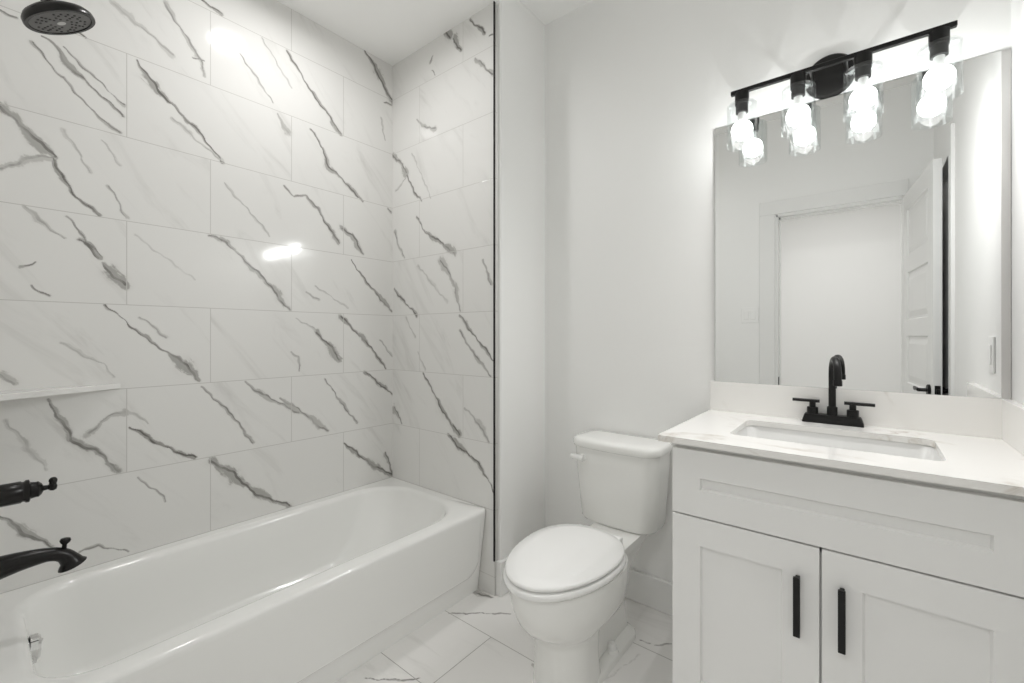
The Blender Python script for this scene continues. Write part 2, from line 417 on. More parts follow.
def grid_surface(name, us, vs, place, strokes, mat, label, cat, extra=None):
    """a finely divided flat surface that carries its veins as an attribute, with a solid body behind it"""
    U, V = np.meshgrid(us, vs)
    co = np.stack(place(U.ravel(), V.ravel()), 1)
    n, m = len(us), len(vs)
    i = (np.arange(m - 1)[:, None] * n + np.arange(n - 1)[None, :]).ravel()
    q = np.stack((i, i + 1, i + 1 + n, i + n), 1)
    vals = vein_field(U.ravel(), V.ravel(), strokes)
    if extra is not None:
        x0, x1, y0, y1, z0, z1 = extra
        c = np.array([(x, y, z) for z in (z0, z1) for y in (y0, y1) for x in (x0, x1)], float)
        f = np.array(((0, 2, 3, 1), (4, 5, 7, 6), (0, 1, 5, 4), (2, 6, 7, 3), (0, 4, 6, 2), (1, 3, 7, 5))) + len(co)
        co = np.vstack((co, c)); q = np.vstack((q, f)); vals = [np.concatenate((x, np.zeros(8))) for x in vals]
    me = bpy.data.meshes.new(name)
    me.vertices.add(len(co)); me.vertices.foreach_set('co', co.astype(np.float32).ravel())
    me.loops.add(q.size); me.loops.foreach_set('vertex_index', q.astype(np.int32).ravel())
    me.polygons.add(len(q)); me.polygons.foreach_set('loop_start', np.arange(0, q.size, 4, dtype=np.int32))
    me.update(calc_edges=True)
    for nm, val in zip(('vein', 'tone', 'core'), vals):
        me.attributes.new(nm, 'FLOAT', 'POINT').data.foreach_set('value', val.astype(np.float32))
    me.materials.append(mat)
    o = bpy.data.objects.new(name, me); C.objects.link(o)
    return tag(o, label, cat, None, 'structure')

# ------------------------------------------------------------------ the room shell
zs = np.concatenate(([0, .2], np.arange(.36, ZT + .02, .003)))
grid_surface('wall_left', np.concatenate((np.arange(.05, YE, .003), [YE + .006])), zs, lambda u, v: (np.full_like(u, XL), u, v), LEFT_VEINS, M['tile_left'],
             'long marble-tiled wall beside the bathtub', 'wall', (XL - .12, XL - .002, -.16, YE + .1, 0, ZC))
grid_surface('wall_end', np.concatenate((np.arange(XL - .003, XS, .003), [XS])), np.concatenate((np.arange(0, .36, .01), np.arange(.36, ZT + .02, .003))), lambda u, v: (u, np.full_like(u, YE), v), END_VEINS, M['tile_end'],
             'marble-tiled wall across the far end of the bathtub', 'wall', (XL, XS, YE + .002, YB + .1, 0, ZC))
bm = bmesh.new()
# the wall that carries the tub fittings, and the door wall with its opening
OX0, OX1, OZ = -.538, .178, 2.103
box(bm, XL - .1, XS, YF - .12, YF, 0, ZC); box(bm, XL - .1, XL, YF, .052, 0, ZC)
struct('wall_fittings', bm, M['tile_left'], 'tiled wall that carries the tub spout and shower arm', 'wall')
bm = B(XS, OX0, YF - .12, YF, 0, ZC); box(bm, OX1, XR + .1, YF - .12, YF, 0, ZC); box(bm, OX0, OX1, YF - .12, YF, OZ, ZC)
struct('wall_front', bm, M['wall'], 'white wall around the doorway, seen in the mirror', 'wall')
struct('wall_back', B(XS2 - .01, XR + .1, YB, YB + .1, 0, ZC), M['wall'], 'white wall behind the toilet and the vanity', 'wall')
# stub beside the tub end, its outer corner rounded
bm = bmesh.new()
prof = [(XS, YE + .022)] + [(XS2 - .012 + .012 * math.sin(a), YE + .034 - .012 * math.cos(a)) for a in np.linspace(0, PI / 2, 8)] + [(XS2, YB + .05), (XS, YB + .05)]
loft(bm, [[Vector((x, y, z)) for x, y in prof] for z in (0, ZC)])
struct('wall_stub', bm, M['wall'], 'narrow white return wall between bathtub and toilet', 'wall', True)
# right wall with the opening of a dark closet
CY0, CY1, CZ = .06, .745, 2.13
bm = B(XR, XR + .1, CY1, YB + .1, 0, ZC); box(bm, XR, XR + .1, YF - .12, CY0, 0, ZC); box(bm, XR, XR + .1, CY0, CY1, CZ, ZC)
struct('wall_right', bm, M['wall'], 'white wall at the right side of the vanity', 'wall')
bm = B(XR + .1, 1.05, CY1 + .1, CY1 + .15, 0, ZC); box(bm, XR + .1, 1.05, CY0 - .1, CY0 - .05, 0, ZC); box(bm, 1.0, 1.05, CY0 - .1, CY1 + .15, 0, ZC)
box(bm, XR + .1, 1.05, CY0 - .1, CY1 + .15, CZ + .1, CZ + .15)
struct('wall_closet', bm, M['closet'], 'closet walls behind the door, coloured dark as unlit', 'wall')
bm = B(-1.75, -1.65, YH, YF - .12, 0, ZC); box(bm, 1.15, 1.25, YH, YF - .12, 0, ZC); box(bm, -1.75, 1.25, YH - .1, YH, 0, ZC)
struct('wall_hall', bm, M['wall'], 'bright white hall wall seen through the doorway in the mirror', 'wall')
fx = np.concatenate((np.arange(-2.25, -1.5, .25), np.arange(-1.5, -.4, .006), np.arange(-.4, 1.3, .1)))
fy = np.concatenate((np.arange(-2.7, .7, .2), np.arange(.7, 1.94, .006), [2.02]))
grid_surface('floor', fx, fy, lambda u, v: (u, v, np.zeros_like(u)), FLOOR_VEINS, M['tile_floor'], 'white marble tile floor with thin grey joints', 'floor',
             (-2.25, 1.28, -2.7, 2.02, -.06, -.002))
struct('ceiling', B(-2.25, 1.28, -2.7, 2.02, ZC, ZC + .08), M['ceiling'], 'white ceiling over the toilet and vanity', 'ceiling')
struct('ceiling_alcove', B(XL - .01, XS2 - .002, YF - .01, YB, ZT, ZC - .0005), M['ceiling'], 'lowered white ceiling above the bathtub', 'ceiling')
struct('trim_1', B(XS - .0045, XS + .0012, YE - .004, YE + .004, .16, ZT + .05), M['black'], 'thin black metal edge strip where the marble tile ends', 'trim')
# baseboards
def board(bm, x0, x1, y0, y1, h): box(bm, x0, x1, y0, y1, 0, h, .004, 2)
bm = bmesh.new(); board(bm, XS2 + .001, -.462, YB - .020, YB - .0005, .136)
struct('baseboard_back', bm, M['trim'], 'white baseboard behind the toilet', 'baseboard')
bm = bmesh.new(); board(bm, XS - .001, XS2 + .013, YE + .009, YB - .0005, .158)
struct('baseboard_stub', bm, M['trim'], 'white baseboard wrapping the return wall beside the tub', 'baseboard')
# door casing, jamb and stop
bm = bmesh.new(); CW = .11
for x0, x1 in ((OX0 - CW, OX0 - .006),):
    box(bm, x0, x1, YF, YF + .014, 0, OZ + .006, .003, 1)
box(bm, OX0 - CW, OX1 + .03, YF, YF + .014, OZ + .006, OZ + CW, .003, 1)
box(bm, OX1 - .002, OX1 + .06, YF, YF + .014, 0, OZ, .003, 1)
box(bm, OX0 - .001, OX0 + .012, YF - .121, YF + .002, 0, OZ); box(bm, OX0, OX1, YF - .121, YF + .002, OZ - .012, OZ + .001); box(bm, OX1 - .004, OX1 + .001, YF - .121, YF + .002, 0, OZ)
box(bm, OX0 + .012, OX0 + .022, YF - .09, YF - .05, 0, OZ - .012); box(bm, OX0 + .012, OX1 - .004, YF - .09, YF - .05, OZ - .024, OZ - .012)
struct('trim_2', bm, M['trim'], 'white casing and jamb of the doorway in the mirror', 'trim')
struct('trim_3', B(XR - .014, XR + .002, CY1 - .002, CY1 + .085, 0, CZ + .085, .003), M['trim'], 'white casing beside the dark closet opening', 'trim')
tag(obj('strike_plate', B(OX0 + .012, OX0 + .0145, YF - .045, YF - .012, .82, .885, .0008, 1), M['black']), 'small black strike plate on the left door jamb', 'strike plate')

# ------------------------------------------------------------------ the open door (raised panels, seen in the mirror)
DW, DH, DT = .725, 2.088, .035
door = thing('door_1', (OX1 + .002 + DT, YF + .004, .012), 'white five-panel door standing open against the right wall', 'door'); door['kind'] = 'structure'
def door_mesh():
    bm = bmesh.new()
    # local: x along the leaf, y thickness (front face at y = 0 looks to -y), z up
    px0, px1 = .105, DW - .105
    rows = [(.10 + .395 * k, .10 + .395 * k + .295) for k in range(5)]
    rows = [(a + .0, b + .0) for a, b in rows]
    zsx = [0] + [z for r in rows for z in r] + [DH]
    for side in (0, 1):
        y = DT * side; s = 1 if side == 0 else -1
        def quad(x0, x1, z0, z1, yy): bm.faces.new([bm.verts.new(p) for p in ((x0, yy, z0), (x1, yy, z0), (x1, yy, z1), (x0, yy, z1))])
        quad(0, px0, 0, DH, y); quad(px1, DW, 0, DH, y)
        for a, b in zip(zsx[::2], zsx[1::2]): quad(px0, px1, a, b, y)
        for a, b in rows:
            ring = lambda i, d: [Vector((px0 + i, y + d * s, a + i)), Vector((px1 - i, y + d * s, a + i)), Vector((px1 - i, y + d * s, b - i)), Vector((px0 + i, y + d * s, b - i))]
            loft(bm, [ring(0, 0), ring(.006, .010), ring(.018, .010), ring(.05, .002)], False, True)
    for x in (0, DW): bm.faces.new([bm.verts.new(p) for p in ((x, 0, 0), (x, DT, 0), (x, DT, DH), (x, 0, DH))])
    for z in (0, DH): bm.faces.new([bm.verts.new(p) for p in ((0, 0, z), (DW, 0, z), (DW, DT, z), (0, DT, z))])
    bmesh.ops.remove_doubles(bm, verts=bm.verts[:], dist=1e-5)
    return bm
def local(name, bm, mat, parent, **k):
    bmesh.ops.recalc_face_normals(bm, faces=bm.faces[:])
    me = bpy.data.meshes.new(name); bm.to_mesh(me); bm.free()
    return link(name, me, mat, parent, **k)
local('door_leaf', door_mesh(), M['trim'], door, smooth=False)
HZ = .90
bm = bmesh.new()
for y, s in ((0, -1), (DT, 1)):
    lathe(bm, [(.030, 0), (.030, .008), (.026, .011)], (DW - .065, y, HZ), (0, s, 0), 24)
    tube(bm, [(DW - .065, y, HZ), (DW - .065, y + s * .045, HZ)], .010, 12)
    tube(bm, spline([(DW - .058, y + s * .045, HZ), (DW - .10, y + s * .047, HZ + .003), (DW - .14, y + s * .044, HZ - .004), (DW - .175, y + s * .040, HZ + .002)], 5), [.0095] * 8 + [.008] * 8, 10)
local('door_handle', bm, M['black'], door)
local('latch_plate', box(box(bmesh.new(), DW - .0005, DW + .002, .006, DT - .006, HZ - .03, HZ + .03, .0008, 1), DW, DW + .010, .011, DT - .011, HZ - .012, HZ + .012), M['black'], door)
door.rotation_euler = (0, 0, PI / 2 - math.radians(6.3))
for h in (.25, 1.05, 1.85):
    local('door_hinge', lathe(bmesh.new(), [(.006, -.045), (.006, .045)], (-.002, .002, h), (0, 0, 1), 10), M['black'], door)

# ------------------------------------------------------------------ bathtub
TX0, TX1, TY0, TY1, RZ = XL + .001, -1.383, YF + .001, YE - .001, .392
# the rim meets the tiled walls
tub = thing('bathtub', ((TX0 + TX1) / 2, (TY0 + TY1) / 2, 0), 'glossy white alcove bathtub with apron front under the marble wall', 'bathtub')
bm = bmesh.new()
N = 8
def inner(x0, x1, y0, y1, r, z): return rrect(x0, x1, y0, y1, r, z, N)
near, far = .10, .17
ix0, ix1, iy0, iy1 = TX0 + .065, -1.468, .106, 1.455
rn, rf = .13, .20
rad = lambda k=0: (rn - k, rn - k, rf - k, rf - k)
outer = []
n_in = len(inner(0, 1, 0, 1, .1, 0))
O1 = rrect(TX0, TX1 - .012, TY0, TY1, (.003, .012, .012, .003), RZ, N)
def lip(g, z):                                   # g: how far outside the basin's upper edge
    return inner(ix0 - g, ix1 + g, iy0 - g, iy1 + g, (rn + g * .8, rn + g * .8, rf + g * .8, rf + g * .8), z)
loops = [O1, lip(.030, RZ)] + [lip(.026 * (1 - math.sin(q)), RZ - .026 * (1 - math.cos(q))) for q in np.linspace(0, 1.35, 7)] + [
         inner(ix0 + .012, ix1 - .012, iy0 + .010, iy1 - .035, (rn, rn, rf, rf), .30),
         inner(ix0 + .028, ix1 - .028, iy0 + .020, iy1 - .10, (rn - .02, rn - .02, rf, rf), .20),
         inner(ix0 + .045, ix1 - .045, iy0 + .032, iy1 - .18, (rn - .02, rn - .02, rf - .02, rf - .02), .12),
         inner(ix0 + .065, ix1 - .065, iy0 + .055, iy1 - .24, (rn - .03, rn - .03, rf - .04, rf - .04), .085),
         inner(ix0 + .10, ix1 - .10, iy0 + .10, iy1 - .30, (.07, .07, .12, .12), .072)]
loft(bm, loops, False, True)
# apron and outer skin: the front falls slightly inward, with a raised panel and a plain foot band
def skirt(x1, z, r=.012): return rrect(TX0, x1, TY0, TY1, (.003, r, r, .003), z, N)
loft(bm, [O1, skirt(TX1 - .004, RZ - .003), skirt(TX1, RZ - .012), skirt(TX1 - .002, RZ - .03), skirt(TX1 - .05, .004), skirt(TX1 - .05, 0)], False, False)
bmesh.ops.remove_doubles(bm, verts=bm.verts[:], dist=1e-5)
obj('tub_shell', bm, M['enamel'], tub, angle=75)
# the apron's raised panel
bm = bmesh.new()
def apx(z): return TX1 - .002 - .048 * (RZ - .03 - z) / (RZ - .034)
def panel_loop(i, out):
    pts = []
    y0, y1, z0, z1 = TY0 + .03 + i, TY1 - .028 - i, .088 + i, RZ - .022
    r = .07
    for cy, cz, a0, rr in ((y0 + r, z0 + r, PI, r), (y1 - r, z0 + r, 1.5 * PI, r), (y1 - .01, z1 - .01, 0, .01), (y0 + .01, z1 - .01, .5 * PI, .01)):
        for k in range(9):
            a = a0 + .5 * PI * k / 8
            y, z = cy + rr * math.cos(a), cz + rr * math.sin(a)
            pts.append(Vector((apx(z) + out * min(1, max(0, (RZ - .02 - z) / .15)) - .0006, y, z)))
    return pts
loft(bm, [panel_loop(-.002, -.004), panel_loop(.003, .008), panel_loop(.009, .0125), panel_loop(.02, .0135)], False, True)
obj('apron_panel', bm, M['enamel'], tub, angle=25)
ov = obj('overflow_plate', lathe(bmesh.new(), [(.038, -.004), (.038, .011), (.032, .017), (.012, .019)], (-1.81, iy0 + .0065, .326), (0, 1, -.07), 28), M['chrome'], tub)
ov['label'] = 'chrome round overflow plate'
obj('overflow_lever', tube(bmesh.new(), [(-1.81, iy0 + .016, .334), (-1.81, iy0 + .023, .340), (-1.81, iy0 + .025, .346)], .006, 10), M['chrome'], ov)
obj('tub_drain', lathe(bmesh.new(), [(.035, 0), (.035, .003), (.02, .005)], (-1.775, .34, .0715), (0, 0, 1), 28), M['chrome'], tub)

# ------------------------------------------------------------------ tub fittings on the near wall
FX = -1.745
sp = thing('tub_spout', (FX, YF, .6), 'dark bronze tub spout with flared mouth over the tub', 'spout')
bm = bmesh.new()
lathe(bm, [(.040, 0), (.040, .008), (.034, .014)], (FX, YF, .597), (0, 1, 0), 28)
path = spline([(FX, YF + .005, .597), (FX, .03, .597), (FX, .09, .601), (FX, .14, .599), (FX, .168, .588), (FX, .182, .570), (FX, .188, .5535)], 6)
rr = list(np.interp(np.linspace(0, 1, len(path)), (0, .17, .34, .5, .62, .72, .82, .92, 1), (.033, .032, .024, .018, .0175, .0185, .0205, .025, .031)))
tube(bm, path, rr, 24)
obj('spout_body', bm, M['bronze'], sp, angle=60)
obj('diverter_knob', lathe(bmesh.new(), [(.006, 0), (.005, .020), (.0105, .026), (.012, .031), (.010, .036), (.004, .038)], (FX, .170, .596), (0, .12, 1), 18), M['bronze'], sp, angle=60)
vh = thing('shower_valve', (FX, YF, .784), 'dark bronze shower valve handle projecting above the tub spout', 'valve')
bm = bmesh.new()
lathe(bm, [(.075, 0), (.075, .006), (.06, .016), (.034, .022)], (FX, YF, .784), (0, 1, 0), 36)
obj('escutcheon', bm, M['bronze'], vh)
bm = lathe(bmesh.new(), [(.027, .018), (.0285, .10), (.0285, .130), (.026, .1325), (.026, .136), (.0295, .139), (.0295, .145), (.022, .148), (.020, .158), (.021, .162), (.015, .168), (.007, .172), (.006, .180), (.010, .184), (.0115, .190), (.009, .196), (.003, .198)], (FX, YF, .784), (0, 1, 0), 28)
obj('valve_handle', bm, M['bronze'], vh, angle=50)
obj('lever_tip', tube(bmesh.new(), spline([(FX, YF + .188, .786), (FX, YF + .190, .798), (FX + .004, YF + .188, .808)], 4), [.007, .007, .0075, .008, .0085, .009, .0085, .0075, .004], 12), M['bronze'], vh)
# rain shower head
hc = Vector((-1.735, .163, 2.066)); ax = Vector((0, .452, -.892)).normalized()
sh = thing('rain_shower', hc, 'dark bronze round shower head above the bathtub', 'shower head')
bm = lathe(bmesh.new(), [(.010, -.060), (.016, -.055), (.018, -.045), (.026, -.038), (.052, -.030), (.070, -.020), (.0775, -.010), (.0785, 0), (.077, .004), (.069, .004), (.067, .0)], hc, ax, 48, True, True)
obj('head_body', bm, M['bronze'], sh, angle=50)
fc = obj('spray_face', lathe(bmesh.new(), [(.068, -.001), (.0675, .0015), (.055, .0035), (.02, .0045)], hc, ax, 48), M['face'], sh)
u, v = frame(ax)
for r, n in ((.024, 10), (.034, 14), (.044, 18), (.053, 22)):
    for k in range(n):
        a = 2 * PI * (k + .3 * r * 100) / n
        if (k + int(r * 1000)) % 4 == 3: continue
        p = hc + ax * (.0036 if r > .05 else .004) + (u * math.cos(a) + v * math.sin(a)) * r
        obj('nozzle', lathe(bmesh.new(), [(.0032, 0), (.0028, .0015)], p, ax, 8), M['nozzle'], fc)
obj('centre_badge', lathe(bmesh.new(), [(.010, 0), (.0095, .0008)], hc + ax * .0045, ax, 20), M['badge'], fc)
arm0 = hc - ax * .058
bm = tube(bmesh.new(), spline([arm0, arm0 - ax * .03, Vector((hc.x, .06, 2.168)), Vector((hc.x, YF + .005, 2.178))], 6), .0085, 14)
lathe(bm, [(.032, 0), (.03, .006), (.012, .012)], (hc.x, YF, 2.178), (0, 1, 0), 24)
obj('shower_arm', bm, M['bronze'], sh)

# ------------------------------------------------------------------ corner shelf of marble tile
bm = bmesh.new()
tri = [(XL + .0005, YF + .0005), (XL + .0005, .352), (-1.935, YF + .0005)]
loft(bm, [[Vector((x, y, z)) for x, y in tri] for z in (1.007, 1.0255)])
bmesh.ops.bevel(bm, geom=bm.edges[:], offset=.0012, segments=1, affect='EDGES')
tag(obj('corner_shelf', bm, M['tile_end'], None, False), 'triangular marble-tile corner shelf on the tub wall', 'shelf')

# ------------------------------------------------------------------ toilet
TCX = -.82
to = thing('toilet', (TCX, 1.5, 0), 'white two-piece toilet with closed lid between tub and vanity', 'toilet')
def egg(hw, yf, yb, z, yc=None, cx=TCX, n=48, sq=2.25):
    yc = yf + (yb - yf) * .60 if yc is None else yc
    out = []
    for k in range(n):
        a = 2 * PI * k / n
        c, s = math.cos(a), math.sin(a)
        if s < 0: x, y = hw * c, yc + (yc - yf) * s
        else:
            e = 2 / sq
            x, y = hw * math.copysign(abs(c) ** e, c), yc + (yb - yc) * s ** e
        out.append(Vector((cx + x, y, z)))
    return out
bm = bmesh.new()
# bowl, running down into the front of the pedestal in one sweep
loft(bm, [egg(.106, 1.195, 1.40, 0, 1.30, sq=7), egg(.106, 1.195, 1.40, .012, 1.30, sq=7), egg(.103, 1.197, 1.395, .05, 1.30, sq=7), egg(.100, 1.199, 1.39, .11, 1.30, sq=7), egg(.101, 1.198, 1.39, .165, 1.30, sq=7), egg(.103, 1.195, 1.40, .188, 1.30, sq=6),
          egg(.110, 1.183, 1.43, .205, 1.30, sq=4), egg(.126, 1.156, 1.50, .222, 1.31, sq=3), egg(.146, 1.122, 1.58, .246, sq=2.5), egg(.160, 1.096, 1.59, .278), egg(.169, 1.080, 1.59, .315), egg(.174, 1.071, 1.588, .35),
          egg(.174, 1.070, 1.585, .37), egg(.176, 1.066, 1.58, .388), egg(.174, 1.068, 1.578, .397), egg(.168, 1.074, 1.57, .400)])
def ped(hw, yf, yb, z, rf=.095, rb=.012): return rrect(TCX - hw, TCX + hw, yf, yb, (min(rf, hw - .002), min(rf, hw - .002), rb, rb), z, 8)
# trapway behind it, narrower, and the foot flange
loft(bm, [ped(.074, 1.36, 1.68, 0, .02), ped(.070, 1.36, 1.67, .08, .02, .02), ped(.068, 1.36, 1.655, .16, .02, .02), ped(.074, 1.36, 1.655, .23, .02, .02), ped(.085, 1.36, 1.72, .30, .03, .03), ped(.096, 1.38, 1.80, .345, .03, .04), ped(.102, 1.40, 1.845, .37, .03, .045), ped(.102, 1.40, 1.85, .385, .03, .045)])
loft(bm, [ped(.107, 1.33, 1.70, 0, .03, .05), ped(.107, 1.33, 1.70, .022, .03, .05), ped(.103, 1.33, 1.695, .030, .03, .05), ped(.072, 1.34, 1.67, .040, .02, .03)])
# bosses for the floor bolts
for s in (-1, 1):
    lathe(bm, [(.026, 0), (.022, .010), (.018, .013)], (TCX + s * .084, 1.50, .028), (0, 0, 1), 18)
obj('bowl', bm, M['porcelain'], to, angle=48)
for s in (-1, 1):
    obj('bolt_cap', lathe(bmesh.new(), [(.0165, 0), (.0165, .014), (.0135, .023), (.006, .027)], (TCX + s * .084, 1.50, .0395), (0, 0, 1), 18), M['seat'], to)
bm = bmesh.new()
loft(bm, [egg(.158, 1.074, 1.540, .4002), egg(.160, 1.072, 1.540, .4085), egg(.179, 1.046, 1.548, .4095), egg(.182, 1.043, 1.549, .415), egg(.182, 1.043, 1.549, .423), egg(.178, 1.048, 1.545, .4285)])
obj('seat', bm, M['seat'], to, angle=50)
bm = bmesh.new()
loft(bm, [egg(.155, 1.078, 1.535, .4283), egg(.157, 1.076, 1.536, .4335), egg(.174, 1.053, 1.544, .4345), egg(.1765, 1.050, 1.545, .439), egg(.1755, 1.051, 1.545, .444), egg(.171, 1.056, 1.541, .448), egg(.13, 1.10, 1.51, .4515), egg(.05, 1.25, 1.42, .453)])
obj('seat_lid', bm, M['seat'], to, angle=50)
for s in (-1, 1):
    obj('seat_hinge', box(bmesh.new(), TCX + s * .075 - .022, TCX + s * .075 + .022, 1.535, 1.568, .386, .434, .006, 3), M['seat'], to)
# tank: tapers downward, front bowed
TKX = -.842
def tank(hw, yf, yb, z, rf=.055, rb=.035, bow=.016):
    L = rrect(TKX - hw, TKX + hw, yf, yb, (rf, rf, rb, rb), z, 8)
    # subdivide the long front edge so that it can bow
    out = []
    for i, p in enumerate(L):
        q = L[(i + 1) % len(L)]
        out.append(p)
        if (q - p).length > hw * .8:
            for k in range(1, 9): out.append(p.lerp(q, k / 9))
    for p in out:
        if p.y < (yf + yb) / 2: p.y -= bow * max(0, 1 - ((p.x - TKX) / hw) ** 2)
    return out
bm = bmesh.new()
loft(bm, [tank(.156, 1.735, 1.885, .386, .05, .03), tank(.166, 1.728, 1.889, .389), tank(.172, 1.723, 1.891, .40), tank(.180, 1.718, 1.892, .50), tank(.188, 1.712, 1.892, .60), tank(.194, 1.708, 1.892, .70), tank(.194, 1.708, 1.892, .708)])
obj('tank', bm, M['porcelain'], to, angle=40)
bm = bmesh.new()
loft(bm, [tank(.192, 1.704, 1.895, .7085), tank(.200, 1.697, 1.898, .712, .06, .04), tank(.202, 1.695, 1.899, .72, .06, .04), tank(.202, 1.695, 1.899, .734, .06, .04), tank(.198, 1.699, 1.897, .743, .06, .04), tank(.188, 1.709, 1.89, .748, .055, .035), tank(.15, 1.745, 1.87, .7495, .045, .025)])
obj('tank_lid', bm, M['porcelain'], to, angle=50)
bm = lathe(bmesh.new(), [(.0165, 0), (.0165, .012), (.014, .017)], (-.972, 1.7045, .664), (-.22, -1, 0), 20)
tube(bm, spline([(-.962, 1.688, .664), (-.985, 1.687, .664), (-1.012, 1.692, .663), (-1.030, 1.698, .662)], 4), [.0135] * 4 + [.0125] * 4 + [.0115] * 4 + [.009], 14)
obj('flush_lever', bm, M['seat'], to)

# ------------------------------------------------------------------ vanity cabinet
VX0, VX1, VY = -.461, .302, 1.345
va = thing('vanity_cabinet', ((VX0 + VX1) / 2, 1.62, 0), 'white shaker vanity cabinet with two doors and black pulls', 'cabinet')
bm = bmesh.new()
box(bm, VX0, VX0 + .018, VY + .0215, YB - .016, 0, .8765); box(bm, VX1 - .018, VX1, VY + .0215, YB - .016, 0, .8765)
box(bm, VX0 + .018, VX1 - .018, YB - .03, YB - .016, .10, .8765); box(bm, VX0 + .018, VX1 - .018, VY + .0215, YB - .03, .10, .118)
box(bm, VX0 + .018, VX1 - .018, VY + .085, VY + .10, 0, .10)
box(bm, VX0 + .018, VX1 - .018, VY + .0215, VY + .04, .836, .8765); box(bm, VX0 + .018, VX1 - .018, VY + .0215, VY + .04, .648, .684); box(bm, -.104, -.08, VY + .0215, VY + .04, .10, .66)
box(bm, VX1, XR - .001, VY + .0225, VY + .04, 0, .8765)
obj('carcass', bm, M['cabinet'], va, False)
def shaker(x0, x1, z0, z1, st, y=VY, t=.0205, deep=.0105):
    bm = bmesh.new()
    R = lambda i, d: [Vector((x0 + i, y + d, z0 + i)), Vector((x1 - i, y + d, z0 + i)), Vector((x1 - i, y + d, z1 - i)), Vector((x0 + i, y + d, z1 - i))]
    loft(bm, [R(0, t), R(0, .0012), R(.0012, 0), R(st, 0), R(st + .0045, deep), R(st + .006, deep)], True, True)
    return bm
obj('drawer_front', shaker(VX0, .284, .668, .8615, .079), M['cabinet'], va, False)
def pull(x, parent):
    bm = box(bmesh.new(), x - .0075, x + .0075, VY - .032, VY - .023, .438, .588, .0012, 1)
    for z in (.449, .577): box(bm, x - .005, x + .005, VY - .0235, VY + .001, z - .005, z + .005, .001, 1)
    h = obj('pull_handle', bm, M['black'], parent, False); h['label'] = 'black flat bar pull'
for x0, x1, hx in ((VX0, -.0945, -.140), (-.0895, .284, -.0485)):
    d = obj('cabinet_door', shaker(x0, x1, .105, .6635, .0795), M['cabinet'], va, False)
    pull(hx, d)
# worktop with its sink cut-out
CZ1, CZ0 = .8966, .878
SX0, SX1, SY0, SY1 = -.334, .149, 1.470, 1.766
def slab_with_hole(x0, x1, y0, y1, hole, z0, z1):
    bm = bmesh.new(); n = len(hole)
    cx, cy = sum(p.x for p in hole) / n, sum(p.y for p in hole) / n
    out = []
    for p in hole:
        dx, dy = p.x - cx, p.y - cy
        t = min((x1 - cx) / dx if dx > 1e-9 else 1e9, (x0 - cx) / dx if dx < -1e-9 else 1e9, (y1 - cy) / dy if dy > 1e-9 else 1e9, (y0 - cy) / dy if dy < -1e-9 else 1e9)
        out.append(Vector((cx + dx * t, cy + dy * t, 0)))
    for c in ((x0, y0), (x1, y0), (x1, y1), (x0, y1)):
        i = min(range(n), key=lambda k: (out[k].x - c[0]) ** 2 + (out[k].y - c[1]) ** 2); out[i] = Vector((*c, 0))
    at = lambda L, z: [Vector((p.x, p.y, z)) for p in L]
    loft(bm, [at(hole, z0), at(out, z0), at(out, z1), at(hole, z1), at(hole, z0)], False, False)
    bmesh.ops.remove_doubles(bm, verts=bm.verts[:], dist=1e-6)
    return bm
tag(obj('countertop', slab_with_hole(-.4985, XR - .0005, 1.3243, YB - .0005, rrect(SX0, SX1, SY0, SY1, .03, 0, 8), CZ0, CZ1), M['quartz'], None, False),
    'white quartz worktop with faint brown veins on the vanity', 'countertop')
tag(obj('backsplash', B(-.4965, XR - .0005, 1.895, YB - .0005, CZ1 + .0003, 1.0145), M['quartz'], None, False), 'low quartz backsplash strip under the mirror', 'backsplash')
tag(obj('side_splash', B(.304, XR - .0005, 1.3243, 1.8947, CZ1 + .0003, 1.0145, .0012, 1), M['quartz'], None, False), 'low quartz splash strip along the right wall', 'backsplash')
sk = thing('sink_basin', (-.0925, 1.618, .74), 'white rectangular undermount sink set in the quartz worktop', 'sink')
bm = bmesh.new()
Q = lambda i, z, r: rrect(SX0 - .004 + i, SX1 + .004 - i, SY0 - .004 + i, SY1 + .004 - i, r, z, 8)
loft(bm, [Q(-.022, .8772, .04), Q(0, .8772, .03), Q(.003, .873, .032), Q(.014, .80, .045), Q(.028, .762, .06), Q(.055, .748, .06), Q(.11, .744, .03)], False, True)
loft(bm, [Q(-.022, .8772, .04), Q(-.022, .868, .04), Q(-.010, .862, .04), Q(.002, .79, .045), Q(.018, .748, .06), Q(.05, .732, .06)], False, True)
obj('basin', bm, M['basin'], sk, angle=50)
obj('drain', lathe(bmesh.new(), [(.024, 0), (.024, .003), (.019, .004), (.012, .002)], (-.0925, 1.618, .7435), (0, 0, 1), 24), M['black'], sk)

# ------------------------------------------------------------------ faucet
FCX, FY = -.0950, 1.868
fa = thing('faucet', (FCX, FY, CZ1), 'matte black two-handle faucet with gooseneck spout on the worktop', 'faucet')
bm = bmesh.new()
R4 = lambda hx, hy, z: rrect(FCX - hx, FCX + hx, FY - hy, FY + hy, .006, z, 4)
loft(bm, [R4(.086, .0215, CZ1 + .0002), R4(.086, .0215, CZ1 + .005), R4(.079, .0195, CZ1 + .027), R4(.077, .018, CZ1 + .0295)])
obj('base_plate', bm, M['black'], fa)
bm = lathe(bmesh.new(), [(.0150, 0), (.0150, .028), (.0105, .031)], (FCX, FY, CZ1 + .0285), (0, 0, 1), 24)
tip = Vector((FCX + .020, FY - .108, 0)); dirv = (tip - Vector((FCX, FY, 0))); dirv.z = 0
arc = [Vector((FCX, FY, CZ1 + .05)), Vector((FCX, FY, CZ1 + .12)), Vector((FCX, FY, CZ1 + .168))]
